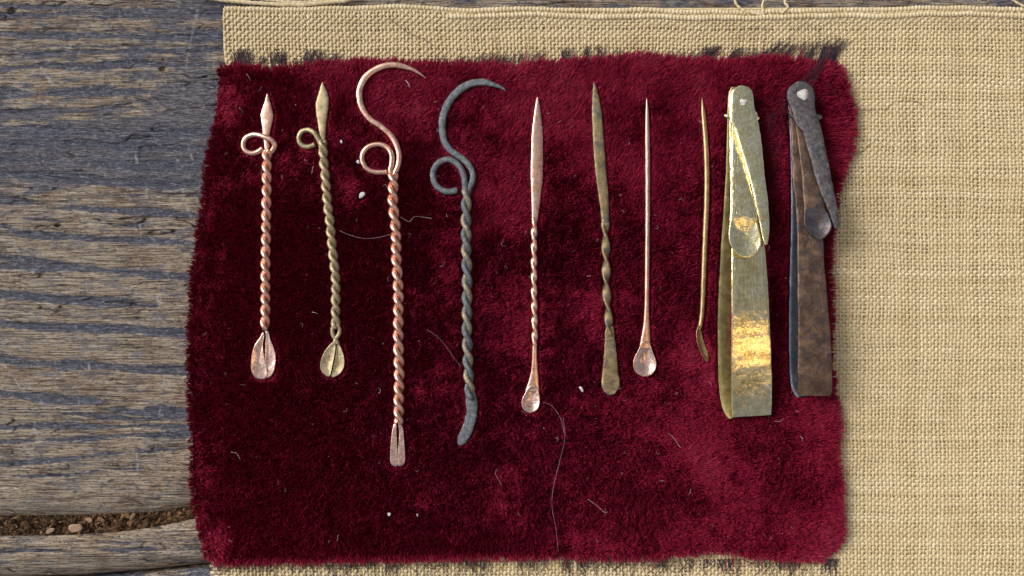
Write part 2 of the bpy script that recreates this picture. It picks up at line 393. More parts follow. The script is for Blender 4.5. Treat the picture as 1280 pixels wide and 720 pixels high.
def plank(ytop, ybot, nrows, seed, grooves):
    u = np.linspace(0, 1, nrows)
    X, Uu = np.meshgrid(XS, u)
    Y = ytop(X) + (ybot(X) - ytop(X)) * Uu
    Yw = Y + 8 * fbm(X / 90, Y / 40, seed) + 4 * fbm(X / 25, Y / 12, seed + 4) + 2.0 * fbm(X / 6, Y / 4, seed + 5)
    G = np.zeros_like(X)
    for (a, b_, hw, dep) in grooves:
        c = a + (b_ - a) * X / 240 if True else 0
        hwv = hw * (0.75 + 1.1 * (vnoise(X / 50, np.full_like(X, a), seed + 9)))
        G = np.maximum(G, dep * np.exp(-((Yw - c) / hwv) ** 2 * 1.2) * np.clip(0.2 + 1.25 * vnoise(X / 55, Y / 10, seed + 12), 0, 1.2))
    fine = fbm(X / 70, Yw / 2.6, seed + 20, 3)
    Z = -3.2 * np.clip(G, 0, 1) + 2.6 * fine + 0.8 * fbm(X / 4, Y / 2.5, seed + 25) + 2.0 * fbm(X / 60, Y / 30, seed + 30) - 1.0
    tone = np.clip(np.exp(-((Y - 195) / 42) ** 2) * 0.75 + np.exp(-((X - 260) / 70) ** 2) * 0.35 * (Y < 330) + 0.38 * np.clip((250 - Y) / 60, 0, 1) + 1.1 * fbm(X / 40, Y / 14, seed + 40), 0, 1)
    # rounded long edges
    d_top = Y - ytop(X); d_bot = ybot(X) - Y
    for d, R, H in ((d_top, 16.0, 26.0), (d_bot, 26.0, 30.0)):
        k = np.clip(1 - d / R, 0, 1); Z -= H * (1 - np.sqrt(np.maximum(1 - k ** 2, 0.0)))
    ck = fbm(X / 70, Yw / 9, seed + 90, 2); ck2 = fbm(X / 40, Yw / 5, seed + 93, 2)
    crack = np.exp(-(ck / 0.016) ** 2) * np.clip(3 * vnoise(X / 60, Y / 14, seed + 95) - 1.5, 0, 1)
    crack = np.maximum(crack, 0.8 * np.exp(-(ck2 / 0.02) ** 2) * np.clip(4 * vnoise(X / 30, Y / 10, seed + 97) - 2.4, 0, 1))
    Z -= 2.6 * crack
    scr = np.zeros_like(X)
    for (x0, y0, x1, y1, w_, a_) in SCRATCH:
        L2 = (x1 - x0) ** 2 + (y1 - y0) ** 2; tt = np.clip(((X - x0) * (x1 - x0) + (Y - y0) * (y1 - y0)) / L2, 0, 1)
        dd = np.hypot(X - x0 - tt * (x1 - x0), Y - y0 - tt * (y1 - y0)) + 3.0 * fbm(X / 5, Y / 5, seed + 60)
        k = np.exp(-(dd / w_) ** 2) * a_ * np.clip(2.4 * vnoise(X / 4, Y / 4, seed + 61) - 0.6, 0, 1)
        scr = np.maximum(scr, k); Z -= 0.9 * k
    for (x0, y0, r_) in HOLES:
        Z -= 7 * np.exp(-(((X - x0 + 3 * fbm(X / 3, Y / 3, 77)) / (1.5 * r_)) ** 2 + ((Y - y0 + 2 * fbm(X / 3, Y / 3, 78)) / r_) ** 2) ** 1.5)
    P = W(X.ravel(), Y.ravel(), Z.ravel())
    nr, nc = X.shape
    idx = np.arange(nr * nc).reshape(nr, nc)
    F = np.stack([idx[:-1, :-1], idx[1:, :-1], idx[1:, 1:], idx[:-1, 1:]], -1).reshape(-1, 4)
    # skirt below the two long edges
    base = len(P)
    low = P[idx[-1]].copy(); low[:, 2] = -60; hi = P[idx[0]].copy(); hi[:, 2] = -60
    V = np.vstack([P, low, hi])
    a = idx[-1]; bb = base + np.arange(nc); F2 = np.stack([a[:-1], bb[:-1], bb[1:], a[1:]], -1)
    a = idx[0]; bb = base + nc + np.arange(nc); F3 = np.stack([bb[:-1], a[:-1], a[1:], bb[1:]], -1)
    g = np.r_[G.ravel(), np.zeros(2 * nc)]; tn = np.r_[tone.ravel(), np.zeros(2 * nc)]
    return mesh_obj('plank', V, np.vstack([F, F2, F3]), M['wood'], table, attrs={'groove': g, 'tone': tn, 'scratch': np.r_[scr.ravel(), np.zeros(2 * nc)], 'crack': np.r_[crack.ravel() * 0.85, np.zeros(2 * nc)]})

plank(lambda x: np.full_like(x, -60.0), edge1, 880, 1, GROOVES)
plank(edge2a, edge2b, 110, 50, [(690, 684, 3, .6), (705, 700, 3, .7), (679, 676, 2, .4)])
plank(lambda x: edge2b(x) + 4, lambda x: edge2b(x) + 80, 80, 80, [(735, 720, 4, .8), (728, 712, 2.5, .7)])

# dirt packed in the gap between the planks
def dirt_mat():
    m, nt, b = new_mat('gap_dirt')
    v = coords(nt); r = node(nt, 'ShaderNodeAttribute', attribute_name='rnd').outputs['Fac']
    col = ramp(nt, r, [(0.0, (0.045, 0.028, 0.018)), (0.5, (0.11, 0.065, 0.035)), (0.8, (0.20, 0.11, 0.05)), (1.0, (0.28, 0.19, 0.12))])
    col = mixc(nt, 0.6, col, ramp(nt, noise(nt, v, 0.4, 4), [(0.3, (0.5, 0.5, 0.5)), (0.7, (1.2, 1.2, 1.2))]), 'MULTIPLY')
    nt.links.new(col, b.inputs['Base Color']); b.inputs['Roughness'].default_value = 0.95; b.inputs['Specular IOR Level'].default_value = 0.1
    return m
M['dirt'] = dirt_mat()
ICO = np.array([(0,0,1),(.9,0,.3),(.28,.85,.3),(-.72,.53,.3),(-.72,-.53,.3),(.28,-.85,.3),(0,0,-.6)], float)
ICOF = [(0,1,2),(0,2,3),(0,3,4),(0,4,5),(0,5,1),(6,2,1),(6,3,2),(6,4,3),(6,5,4),(6,1,5)]
def crumbs():
    V = []; F = []; R = []
    gx, gy = np.meshgrid(np.arange(-80, 330, 3.0), np.linspace(-10, 34, 16))
    yy = edge1(gx) + gy * 1.0
    zz = -24 + 5 * fbm(gx / 9, yy / 7, 3) + 4 * fbm(gx / 30, yy / 20, 6)
    P = W(gx.ravel(), yy.ravel(), zz.ravel()); nr, nc = gx.shape
    V += list(P); R += list(rng.random(len(P)) * 0.5)
    for i in range(nr - 1):
        for j in range(nc - 1): F.append((i * nc + j, (i + 1) * nc + j, (i + 1) * nc + j + 1)); F.append((i * nc + j, (i + 1) * nc + j + 1, i * nc + j + 1))
    for k in range(2600):
        x = rng.uniform(-70, 300); y0, y1 = edge1(x) - 4, edge2a(x) + 3
        if rng.random() < 0.15: y = edge2a(x) + rng.exponential(4.0); z = -22 + 20 * min(1, max(0, (y - edge2a(x)) / 9)); s = rng.uniform(0.5, 1.1)
        else: y = rng.uniform(y0, y1); z = -22 + rng.uniform(-1, 3); s = rng.gamma(2.2, 0.65) + 0.4
        s = min(s, 4.5)
        q = ICO * s * (1 + rng.uniform(-.35, .35, (7, 1))) * rng.uniform([.6, .6, .3], [1.7, 1.1, .9])
        a = rng.uniform(0, 6.28); c_, s_ = math.cos(a), math.sin(a)
        q = np.c_[q[:, 0] * c_ - q[:, 1] * s_, q[:, 0] * s_ + q[:, 1] * c_, q[:, 2]]
        b0 = len(V); V += list(q + W(x, y, z)); R += [rng.random() ** 1.6] * 7
        F += [(a_ + b0, b_ + b0, c2 + b0) for a_, b_, c2 in ICOF]
    o = mesh_obj('dirt', np.array(V), np.array(F), M['dirt'], None, smooth=False, attrs={'rnd': R})
    tag(o, 'dark brown crumbly dirt packed in the gap between the planks', 'dirt', kind='stuff')
crumbs()
def flake_mat():
    m, nt, b = new_mat('pale_wood_flake'); v = coords(nt, (0.1, 0.6, 0.3))
    nt.links.new(ramp(nt, noise(nt, v, 1.0), [(0.3, (0.24, 0.14, 0.085)), (0.7, (0.46, 0.32, 0.22))]), b.inputs['Base Color']); b.inputs['Roughness'].default_value = 0.8
    return m
M['flake'] = flake_mat()
for (x, y, a, b_, rot, lab) in [(93, 660, 11, 4.5, 0.1, 'pale oval wood flake, the largest one in the dirt between the planks'),
                                (63, 663, 6, 3.5, 0.5, 'small tan wood flake tilted in the dirt of the plank gap'),
                                (112, 650, 4.5, 3, -0.3, 'tiny orange-tan wood crumb against the upper plank edge in the gap')]:
    an = np.linspace(0, 2 * np.pi, 18, endpoint=False); rr = 1 + 0.8 * rng.uniform(-.5, .5, 18)
    ox = a * rr * np.cos(an); oy = b_ * rr * np.sin(an); c_, s_ = math.cos(rot), math.sin(rot)
    t = empty('wood_flake', W(x, y, -20))
    TP = len(TOOLPTS)
    o = plate('flake', np.c_[x + ox * c_ + oy * s_, y - ox * s_ + oy * c_], -17, 1.6, M['flake'], t, slope=(0.05, -0.35), nout=24, rings=3)
    del TOOLPTS[TP:]
    tag(t, lab, 'wood flake')

# ------------------------------------------------------------------ burlap cloth
def burlap_mat():
    m, nt, b = new_mat('burlap_yarn')
    r = node(nt, 'ShaderNodeAttribute', attribute_name='rnd').outputs['Fac']
    v = coords(nt); n1 = noise(nt, v, 0.012, 4, 0.6); n2 = noise(nt, v, 0.8, 3, 0.7)
    col = ramp(nt, r, [(0.0, (0.39, 0.295, 0.155)), (0.35, (0.57, 0.46, 0.27)), (0.7, (0.65, 0.545, 0.345)), (1.0, (0.76, 0.66, 0.47))])
    col = mixc(nt, ramp(nt, n1, [(0.54, 0.0), (0.68, 0.2)]), col, (0.42, 0.29, 0.14))
    col = mixc(nt, 0.5, col, ramp(nt, n2, [(0.25, (0.6, 0.58, 0.55)), (0.7, (1.12, 1.12, 1.12))]), 'MULTIPLY')
    nt.links.new(col, b.inputs['Base Color']); b.inputs['Roughness'].default_value = 0.85; b.inputs['Specular IOR Level'].default_value = 0.2
    bump(nt, b, n2, 0.5, 0.5)
    return m
M['burlap'] = burlap_mat()
def ytop(x): return np.interp(x, [255, 282, 400, 440, 500, 600, 760, 900, 980, 1060, 1140, 1200, 1280, 1340], [11, 10, 9, 8.5, 6.5, 10, 11, 12, 11, 10, 8, 9, 12, 12])
PX, PY = 4.55, 4.25
def bz(x, y): return 3.2 + 3.0 * fbm(x / 160, y / 120, 70) + 2.2 * np.exp(-((y - ytop(x) - 14) / 9) ** 2)
def bwarp(x, y):
    return x + 9 * fbm(x / 140, y / 110, 71) + 2.2 * fbm(x / 28, y / 24, 73), y + 8 * fbm(x / 150, y / 90, 72) + 2.2 * fbm(x / 24, y / 28, 74)
burlap = empty('burlap_cloth', W(900, 360, 0)); tag(burlap, 'loosely woven tan burlap cloth spread under the red velvet', 'cloth')

def weave():
    BV = []; BF = []; BR = []; off = 0
    prof = [(-1, -0.35), (-0.75, 0.45), (0, 1.0), (0.75, 0.45), (1, -0.35)]
    def thread(xc, yc, vertical, k, tr, seed):
        nonlocal off
        n = len(xc)
        wx, wy = bwarp(xc, yc)
        ph = (np.pi * yc / PY) if vertical else (np.pi * xc / PX)
        up = 0.95 * np.cos(ph + (np.pi * k) + (0 if vertical else np.pi))
        z = bz(xc, yc) + up
        wv = (1.7 if vertical else 1.72) * (0.8 + 0.5 * vnoise(np.arange(n) / 14, np.full(n, k * 1.7), 80 + seed))
        rv = np.clip(tr + 0.5 * fbm(np.arange(n) / 20, np.full(n, k * 2.3), 84 + seed) + 0.10 * up, 0, 1)
        vs = np.zeros((n, 5, 3))
        for q, (a, h) in enumerate(prof):
            ox = a * wv if vertical else 0; oy = 0 if vertical else a * wv
            vs[:, q] = W(wx + ox, wy + oy, z + h * 1.15)
        idx = off + np.arange(n * 5).reshape(n, 5)
        f = np.stack([idx[:-1, :-1], idx[1:, :-1], idx[1:, 1:], idx[:-1, 1:]], -1).reshape(-1, 4)
        BV.append(vs.reshape(-1, 3)); BF.append(f); BR.append(np.repeat(rv, 5)); off += n * 5
    step = 1 / 3.0
    for i in range(0, 228):
        x = 281.5 + i * PX + rng.normal(0, 0.42); tr = 0.52 + rng.normal(0, 0.11)
        segs = [(ytop(x) + 1, 735)] if x > 1015 else [(ytop(x) + 1, 104), (676, 735)]
        for a, b_ in segs:
            ys = np.arange(a, b_, PY * step); thread(np.full_like(ys, x), ys, True, i, tr, 0)
    for j in range(0, 172):
        y = 10 + j * PY + rng.normal(0, 0.38); tr = 0.52 + rng.normal(0, 0.11)
        lo = 280.0 if (y < 104 or y > 676) else 1010.0
        if y > 676: lo = 263 + 3 * rng.random()
        xs = np.arange(lo, 1318, PX * step)
        xs = xs[y > ytop(xs) + 0.5]
        if len(xs) > 4: thread(xs, np.full_like(xs, y), False, j, tr, 1)
    V = np.vstack(BV); F = np.vstack(BF); R = np.concatenate(BR)
    o = mesh_obj('weave', V, F, M['burlap'], burlap, attrs={'rnd': R}); o['kind'] = 'stuff'
weave()
# cloth body under the yarn, its dark tone painting shade into the weave's gaps
gx, gu = np.meshgrid(np.linspace(282, 1316, 220), np.linspace(0, 1, 150))
gy = ytop(gx) + 3 + gu * (733 - ytop(gx)); wx, wy = bwarp(gx, gy)
P = W(wx.ravel(), wy.ravel(), (np.maximum(bz(gx, gy) - 2.2, 0.4)).ravel()); nr, nc = gx.shape
idx = np.arange(nr * nc).reshape(nr, nc); F = np.stack([idx[:-1, :-1], idx[1:, :-1], idx[1:, 1:], idx[:-1, 1:]], -1).reshape(-1, 4)
mesh_obj('shaded_backing', P, F, M['burlap'], burlap, attrs={'rnd': np.full(len(P), 0.1)})
# rolled selvedge: knobbly cords along the top edge
def cord(name, xs, ys, zc, r, seed, parent, mat, bead=4.6, amp=0.22):
    n = len(xs); wx, wy = bwarp(xs, ys); P = W(wx, wy, zc)
    d = np.r_[0, np.cumsum(np.hypot(np.diff(xs), np.diff(ys)))]
    rr = 2 * r * (1 + amp * np.cos(2 * np.pi * d / bead + 2 * fbm(d / 12, np.zeros(n), seed)) + 0.35 * fbm(d / 25, np.ones(n), seed + 1))
    V, F = loft_geo(P, rr, rr * 0.85, n=8, wob=0.8, seed=seed)
    R = np.repeat(np.clip(0.75 + 0.7 * fbm(d / 9, np.zeros(n), seed + 2), 0, 1), 8)
    o = mesh_obj(name, V, F, mat, parent, attrs={'rnd': R}); fix_normals(o); return o
xs = np.arange(282, 1316, 1.1)
cord('selvedge', xs, ytop(xs) + 2.0 + 1.0 * fbm(xs / 40, xs * 0, 5), bz(xs, ytop(xs) + 2) + 0.8, 2.9, 100, burlap, M['burlap'])
xs = np.arange(560, 1316, 1.1)
cord('selvedge', xs, ytop(xs) + 10 + 5.0 * fbm(xs / 60, xs * 0, 8), bz(xs, ytop(xs) + 9) + 1.8, 3.1, 110, burlap, M['burlap'])
# loose cords and frayed loops at the top edge
def free_cord(pts, r, seed, zc=5.0, bead=7.0):
    q = spline(np.asarray(pts, float), 90)
    return cord('loose_yarn', q[:, 0], q[:, 1], zc, r, seed, burlap, M['burlap'], bead, 0.16)
free_cord([(250, -3), (290, 2.0), (340, 4.0), (385, 4.5), (415, 3.0), (437, 0), (450, -4)], 2.6, 130)
free_cord([(300, -4), (360, 0.5), (400, 0.8), (440, -3)], 1.5, 131)
free_cord([(916, -5), (919, 3), (926, 9), (940, 14), (955, 16)], 1.6, 132, 7)
free_cord([(955, 12), (953, 4), (956, -4)], 1.5, 133, 7)
free_cord([(978, 16), (985, 8), (981, 2), (984, -5)], 1.6, 134, 7)
free_cord([(1260, -4), (1272, 6), (1290, 14)], 1.4, 135, 7)

# ------------------------------------------------------------------ velvet outline (photo px)
OUT = np.array([(274,86),(300,84),(345,88),(400,80),(470,78),(560,82),(640,83),(700,79),(760,75),(800,71),(850,75),(900,79),(960,73),(1000,77),(1046,83),(1058,110),(1066,140),(1065,175),(1053,212),(1042,258),(1036,315),(1038,400),(1036,450),(1041,490),(1047,520),(1044,570),(1051,600),(1049,640),(1052,668),(1042,686),(1018,700),(960,697),(900,688),(840,694),(780,698),(700,695),(600,696),(500,698),(400,700),(330,701),(278,703),(252,691),(247,658),(241,620),(237,580),(239,520),(235,470),(236,430),(239,352),(249,282),(259,202),(268,150),(273,110)], float)
def sdist(x, y):
    """signed distance to the outline (positive inside) and the outward direction"""
    x = np.asarray(x, float); y = np.asarray(y, float)
    best = np.full(x.shape, 1e9); ox = np.zeros(x.shape); oy = np.zeros(x.shape); ins = np.zeros(x.shape, bool)
    n = len(OUT)
    for i in range(n):
        ax, ay = OUT[i]; bx, by = OUT[(i + 1) % n]
        t = np.clip(((x - ax) * (bx - ax) + (y - ay) * (by - ay)) / ((bx - ax) ** 2 + (by - ay) ** 2), 0, 1)
        dx = ax + t * (bx - ax) - x; dy = ay + t * (by - ay) - y; d = np.hypot(dx, dy)
        m = d < best; best = np.where(m, d, best); ox = np.where(m, dx / (d + 1e-6), ox); oy = np.where(m, dy / (d + 1e-6), oy)
        c = ((ay > y) != (by > y)) & (x < (bx - ax) * (y - ay) / (by - ay + 1e-12) + ax); ins ^= c
    return np.where(ins, best, -best), np.where(ins, ox, -ox), np.where(ins, oy, -oy)
def velvet_top(x, y):
    s = np.clip((np.asarray(x) - 262) / 24, 0, 1); s = s * s * (3 - 2 * s)
    return 3.0 + 5.5 * s + 3.5 * fbm(np.asarray(x) / 130, np.asarray(y) / 110, 75)
PILE = 11.0
def surf(x, y): return velvet_top(x, y) + 5.0      # height at which a light thing comes to rest on the pile

# ------------------------------------------------------------------ the instruments
def root(name, x, y, label, cat, group=None):
    return tag(empty(name, W(x, y, 9)), label, cat, group)
ZS = 13.5          # resting level of the undersides

# 1 copper ear scoop with lancet tip and ring
G1 = 'handmade metal toilet instruments laid in a row'
t = root('ear_scoop', 332, 290, 'bright copper twisted-wire tool with short leaf point, side ring and split round scoop', 'tool', G1)
edges_strip('leaf_blade', [(117,333.8,334.8,17),(122,332.2,336.6,17),(132,329,339.3,17),(144,325.4,342,17),(152,326.3,340.8,17),(164,328.2,338,17),(174,329.3,337,17),(184,330.5,337,17),(196,331.5,336.5,17)], 3.0, M['copper'], t, power=2.6)
P = px_path([(336,193,18),(341.5,187,19),(343.5,181,21),(340,175.5,22.5),(331,171.2,22.5),(323,168.6,21),(315,168.6,19),(307,173,18),(304,181,18),(307,188.5,18),(315,191.6,18),(322,190,18),(328.5,185.5,18)], 0, 90)
loft('ring', P, 6.6, 6.2, M['copper'], t, n=12, wob=0.4)
twisted_pair(t, [(334,188),(333.5,215),(333,270),(332,342),(332,380),(331.5,412)], ZS + 5.8, 3.35, 3.3, 29, (M['copper_wire'], M['copper_wire']), seed=1, phase=1.0, irregular=0.35)
px1 = [(329,413),(326,420),(318,431),(314.4,444),(313.4,459),(315.4,468.5),(321,474),(332,475),(335,468),(333,457),(330.5,447),(328.8,437),(328.5,427),(331,417)]
px2 = [(331,411),(332.5,420),(331.6,428),(331.4,438),(330.6,447),(330.5,458),(331,468),(331.5,474),(338,472),(342.5,465),(345,450),(344,440),(341,431),(337,422),(335.5,412)]
plate('scoop_half', px1, ZS + 3.2, 2.4, M['copper_bright'], t, depth=1.8, slope=(-0.04, -0.05), hole=(323.5, 453))
plate('scoop_half', px2, ZS + 2.2, 2.4, M['copper_bright'], t, depth=1.2, slope=(0.05, -0.05), hole=(337, 451))

# 2 dull tan one
t = root('ear_scoop', 411, 290, 'dull tan brass twisted-wire tool with leaf point, side ring and slit teardrop scoop', 'tool', G1)
edges_strip('leaf_blade', [(103,402.8,403.8,17),(108,400.6,406,17),(114,399,409,17),(122,396.6,410.8,17),(131,394.2,411.4,17),(142,395,409.6,17),(155,397.4,407.8,17),(166,399,407,17),(176,400,407,17),(186,401.5,407,17)], 3.2, M['tan_brass'], t, power=2.6)
P = px_path([(402,186,18),(400,179,19),(397,172.5,20),(392,165.5,20),(385,162.3,19),(377,164.6,18),(373.4,172,18),(375.5,179.5,18),(382,183.4,18),(388.5,182.8,18),(393.5,180.5,18)], 0, 80)
loft('ring', P, 6.0, 5.8, M['tan_brass'], t, n=12, wob=0.4)
twisted_pair(t, [(403.5,176),(404.5,200),(406,216),(408.6,249),(412.5,281),(416,314),(418.7,340),(419.7,360),(419.3,391),(419.5,410)], ZS + 5.5, 3.1, 3.0, 28, (M['tan_brass'], M['tan_brass']), seed=4, irregular=0.25)
for nm, pts in (('strand_end', [(417.5,406),(415.5,412),(416.5,419),(420.5,425),(422,430)]), ('strand_end', [(421.5,405),(424.5,412),(423.5,418),(419.5,424),(418,430)])):
    loft(nm, px_path(pts, ZS + 5, 20), 5.2, 4.6, M['tan_brass'], t, n=10)
hl = [(419.5,425),(414,428.6),(406,438),(401.6,448),(400,457),(401.5,464),(406,469),(412.2,472),(413.4,468),(416,455),(418.4,444),(420,434)]
hr = [(420.5,425),(421,434),(419.6,445),(417.4,456),(414.8,468),(413.6,472.4),(419,471.5),(426,467),(430,460),(431,452),(429.6,443),(426.6,435),(423.5,428)]
plate('scoop_half', hl, ZS + 3.2, 2.4, M['tan_brass'], t, depth=1.6, hole=(409.5, 455))
plate('scoop_half', hr, ZS + 3.4, 2.4, M['tan_brass'], t, depth=1.6, hole=(423.5, 453))

# 3 big copper hook
t = root('hook_tool', 492, 330, 'long bright copper hook tool with side ring, twisted shaft and slotted flat end', 'tool', G1)
n = 150
q = spline([(532.5,97.8),(524,91.5),(513.6,86),(502,82.6),(491,81),(479,82.8),(467.5,88),(458,95.5),(452.3,104.5),(449.3,114),(449.5,124),(452,133.5),(457,142.5),(464,150),(474,156.6),(485,165.5),(492,174),(497,185),(499,196),(497.5,207),(494,217),(492,224)], n)
P = W(q[:, 0], q[:, 1], np.interp(np.linspace(0, 1, n), [0, .7, .9, 1], [19, 18, 19, 19]))
loft('hook', P, widths([(0,.6),(.06,3.6),(.16,7.2),(.35,8),(.6,7.4),(1,6.8)], None, n), widths([(0,.6),(.08,3),(.2,4.5),(1,6)], None, n), M['copper'], t, n=14, power=2.6, wob=0.5)
P = px_path([(490,222,19),(488,213,20),(489.5,204,20),(489.5,194,20),(485,185.5,19),(477,181,18.5),(468,180.8,18),(459,184.6,18),(453.4,192,18),(452.8,200.5,18),(456.5,208.5,18),(463,213.4,18),(472,215.2,18),(484,215,18)], 0, 100)
loft('ring', P, 6.6, 6.4, M['copper'], t, n=12, wob=0.4)
twisted_pair(t, [(491.5,216),(492,225),(491.3,251),(493,271),(495,297),(496,330),(498,360),(498,401),(498.3,441),(499,472),(498.6,500),(498.4,529)], ZS + 6.2, 3.65, 3.65, 31, (M['copper_wire'], M['copper_wire']), n=300, seed=9, irregular=0.45)
fl = [(497,524),(492,529),(490,540),(488.6,553),(487.7,566),(487.7,578),(490,582.6),(496.9,584),(497.2,575),(497,567),(496.2,553),(495.4,540),(495.6,530)]
fr_ = [(498.6,524),(501.6,528),(504,536),(505,548),(506,562),(506.6,575),(505,581.5),(497.1,584),(497.3,575),(497.5,567),(498.6,553),(499,540),(498,530)]
plate('flat_end_half', fl, ZS + 3.4, 2.8, M['copper_bright'], t, hole=(492.4, 562), rings=6, wob=0.25)
plate('flat_end_half', fr_, ZS + 3.4, 2.8, M['copper_bright'], t, hole=(502, 562), rings=6, wob=0.25)

# 4 blue-grey hook
t = root('hook_tool', 585, 330, 'blue-grey patinated hook tool with side ring, two-tone twisted shaft and bent flat end', 'tool', G1)
q = spline([(633,114),(627,109.6),(618,106),(606,103),(594,103.4),(582,107.5),(570.5,116),(562,126.5),(556,138.5),(553.2,150),(552.8,163),(555,175),(560,184.5),(568,191.6),(578,198.4),(586.5,207),(591,218),(590,227),(586,236),(583,243)], n)
P = W(q[:, 0], q[:, 1], np.interp(np.linspace(0, 1, n), [0, .7, .9, 1], [19, 18, 19, 19]))
loft('hook', P, widths([(0,.8),(.05,4.6),(.14,8.6),(.3,9.4),(.5,8.6),(.75,8.2),(1,7)], None, n), widths([(0,.8),(.08,4),(.2,5),(1,6.5)], None, n), M['iron'], t, n=14, power=2.8, wob=1.0)
P = px_path([(583,243,19),(581.5,233,20),(580,222,20),(576.5,211.5,19.5),(569,203,18.5),(559.5,199.3,18),(549.5,202.6,18),(542.8,210.5,18),(541.3,219.5,18),(544,229.5,18),(551.5,236.8,18),(561,239.8,18),(572,237.6,18)], 0, 100)
loft('ring', P, 7.6, 7.0, M['iron'], t, n=12, wob=0.8, power=2.5)
twisted_pair(t, [(583.5,236),(582.5,271),(583,312),(584,350),(583.8,391),(583.8,421),(585.5,462),(587,484),(588.5,498)], ZS + 5.8, 3.55, 3.3, 38, (M['iron'], M['iron_yellow']), n=260, seed=14, irregular=0.2)
P = px_path([(587,490),(589,499),(590,513),(587.5,526),(583,539),(577.5,550),(573.5,555.6)], ZS + 4, 60)
loft('flat_end', P, widths([(0,12),(.2,14.5),(.35,12.4),(.5,13.6),(.75,14),(.9,12.5),(.97,8),(1,3)], None, 60), widths([(0,6),(.4,3.4),(1,2.6)], None, 60), M['iron'], t, n=16, power=2.8, wob=1.4)

# 5 copper long leaf probe with twisted bar and small scoop
t = root('probe', 668, 320, 'slim bright copper probe with long leaf blade, twisted bar and small spoon end', 'tool', G1)
edges_strip('leaf_blade', [(121,671.6,672.4,17),(127,669.8,674,17),(141,667.6,676,17),(156,665.6,677.6,17),(172,664.2,678.8,17),(195,663.5,679,17),(222,663,678.8,17),(240,663.8,676.6,17),(256,664.4,674.6,17),(271,664.6,672.4,17),(280,665.2,671.2,17)], 3.4, M['copper'], t, power=2.8, n=80)
n5 = 170
P = px_path([(668.3,272),(667.6,291),(667.5,350),(668,391),(668.4,421),(668.3,432)], ZS + 4, n5)
d5 = np.linspace(0, 160, n5)
loft('twisted_bar', P, 8.2, 5.4, M['copper_wire'], t, n=12, power=3.4, twist=-d5 * np.pi / 18.5, wob=0.3)
P = px_path([(668.3,428,17.5),(668.2,447,17.5),(668,467,17),(666.8,480,16.5),(665.5,490,16)], 0, 40)
loft('neck', P, widths([(0,5.6),(.3,6.2),(.55,8.6),(.8,13),(1,19)], None, 40), widths([(0,5.4),(.5,3.6),(1,2.4)], None, 40), M['copper'], t, n=12, power=2.6, wob=0.3)
plate('spoon_end', [(661,483),(657,490),(652.6,498),(651.4,505),(653.5,511.5),(658,515.4),(663,516.4),(669,514.8),(673.3,510),(675,503),(674.5,494),(672.5,486),(671,482),(666,481)], ZS + 4, 2.2, M['copper_bright'], t, depth=3.2)

# 6 olive brass probe
t = root('probe', 757, 300, 'dull olive brass probe with knife-like leaf blade, loosely twisted middle and mottled flat end', 'tool', G1)
edges_strip('leaf_blade', [(103,742.2,743,17.5),(110,740.9,745.8,17.5),(121,740.2,748.6,17.5),(141,739.8,752,17.5),(171,741,754.4,17.5),(196,742.2,756.4,17.5),(222,745,758.4,17.5),(240,747.6,760,17.5),(258,750,761.2,17.5),(274,751.6,761.2,17.5),(288,752.4,760.8,17.5)], 3.6, M['green_brass'], t, power=3, n=80, wob=1.0)
P = px_path([(756.4,278),(757,301),(757.6,330),(758,364),(760,387),(761.4,409),(762,420)], ZS + 4.4, n5)
loft('twisted_bar', P, 10.8, 4.6, M['green_brass'], t, n=12, power=3.4, twist=-np.linspace(0, 142, n5) * np.pi / 30 + 0.2, wob=0.8)
edges_strip('flat_end', [(408,757,767,18),(416,756.4,767.6,18),(437,755.4,770.6,18),(455,754,772,17.5),(468,752.6,773.2,17),(477,751.4,774.6,17),(483,752,775,17),(488,754.6,773.4,17),(491,758,771,17),(493,762,768,17)], 3.0, M['green_brass'], t, power=2.8, n=70, wob=1.6, dish=[(408,0),(470,.4),(485,1.2),(493,.4)])

# 7 copper needle with bowl
t = root('ear_scoop', 808, 300, 'thin straight copper needle with a round polished spoon bowl at its end', 'tool', G1)
n7 = 120
P = px_path([(808.4,122),(809,150),(809.3,190),(809.4,260),(809,320),(808.3,380),(807.8,410),(806.8,426),(806.3,437)], ZS + 3.6, n7)
loft('needle', P, widths([(0,.6),(.05,4.2),(.16,6.2),(.5,6.0),(.82,6),(.9,8),(.96,12),(1,15)], None, n7), widths([(0,.6),(.05,4),(.2,5.6),(.82,5.6),(.92,4),(1,2.2)], None, n7), M['copper_wire'], t, n=14, wob=0.3)
plate('bowl', [(801.5,428),(799,435),(795.4,442),(792,449),(791,455.5),(792.4,462.5),(797,468),(803,470.6),(810,470.8),(816,467.6),(819.8,461.5),(820.8,454),(818.6,446),(815.6,439),(813.6,432),(811.5,427),(806,426)], ZS + 5.2, 2.0, M['copper_bright'], t, depth=6.0, rim=2.4, hole=(806, 452), wob=0.5)

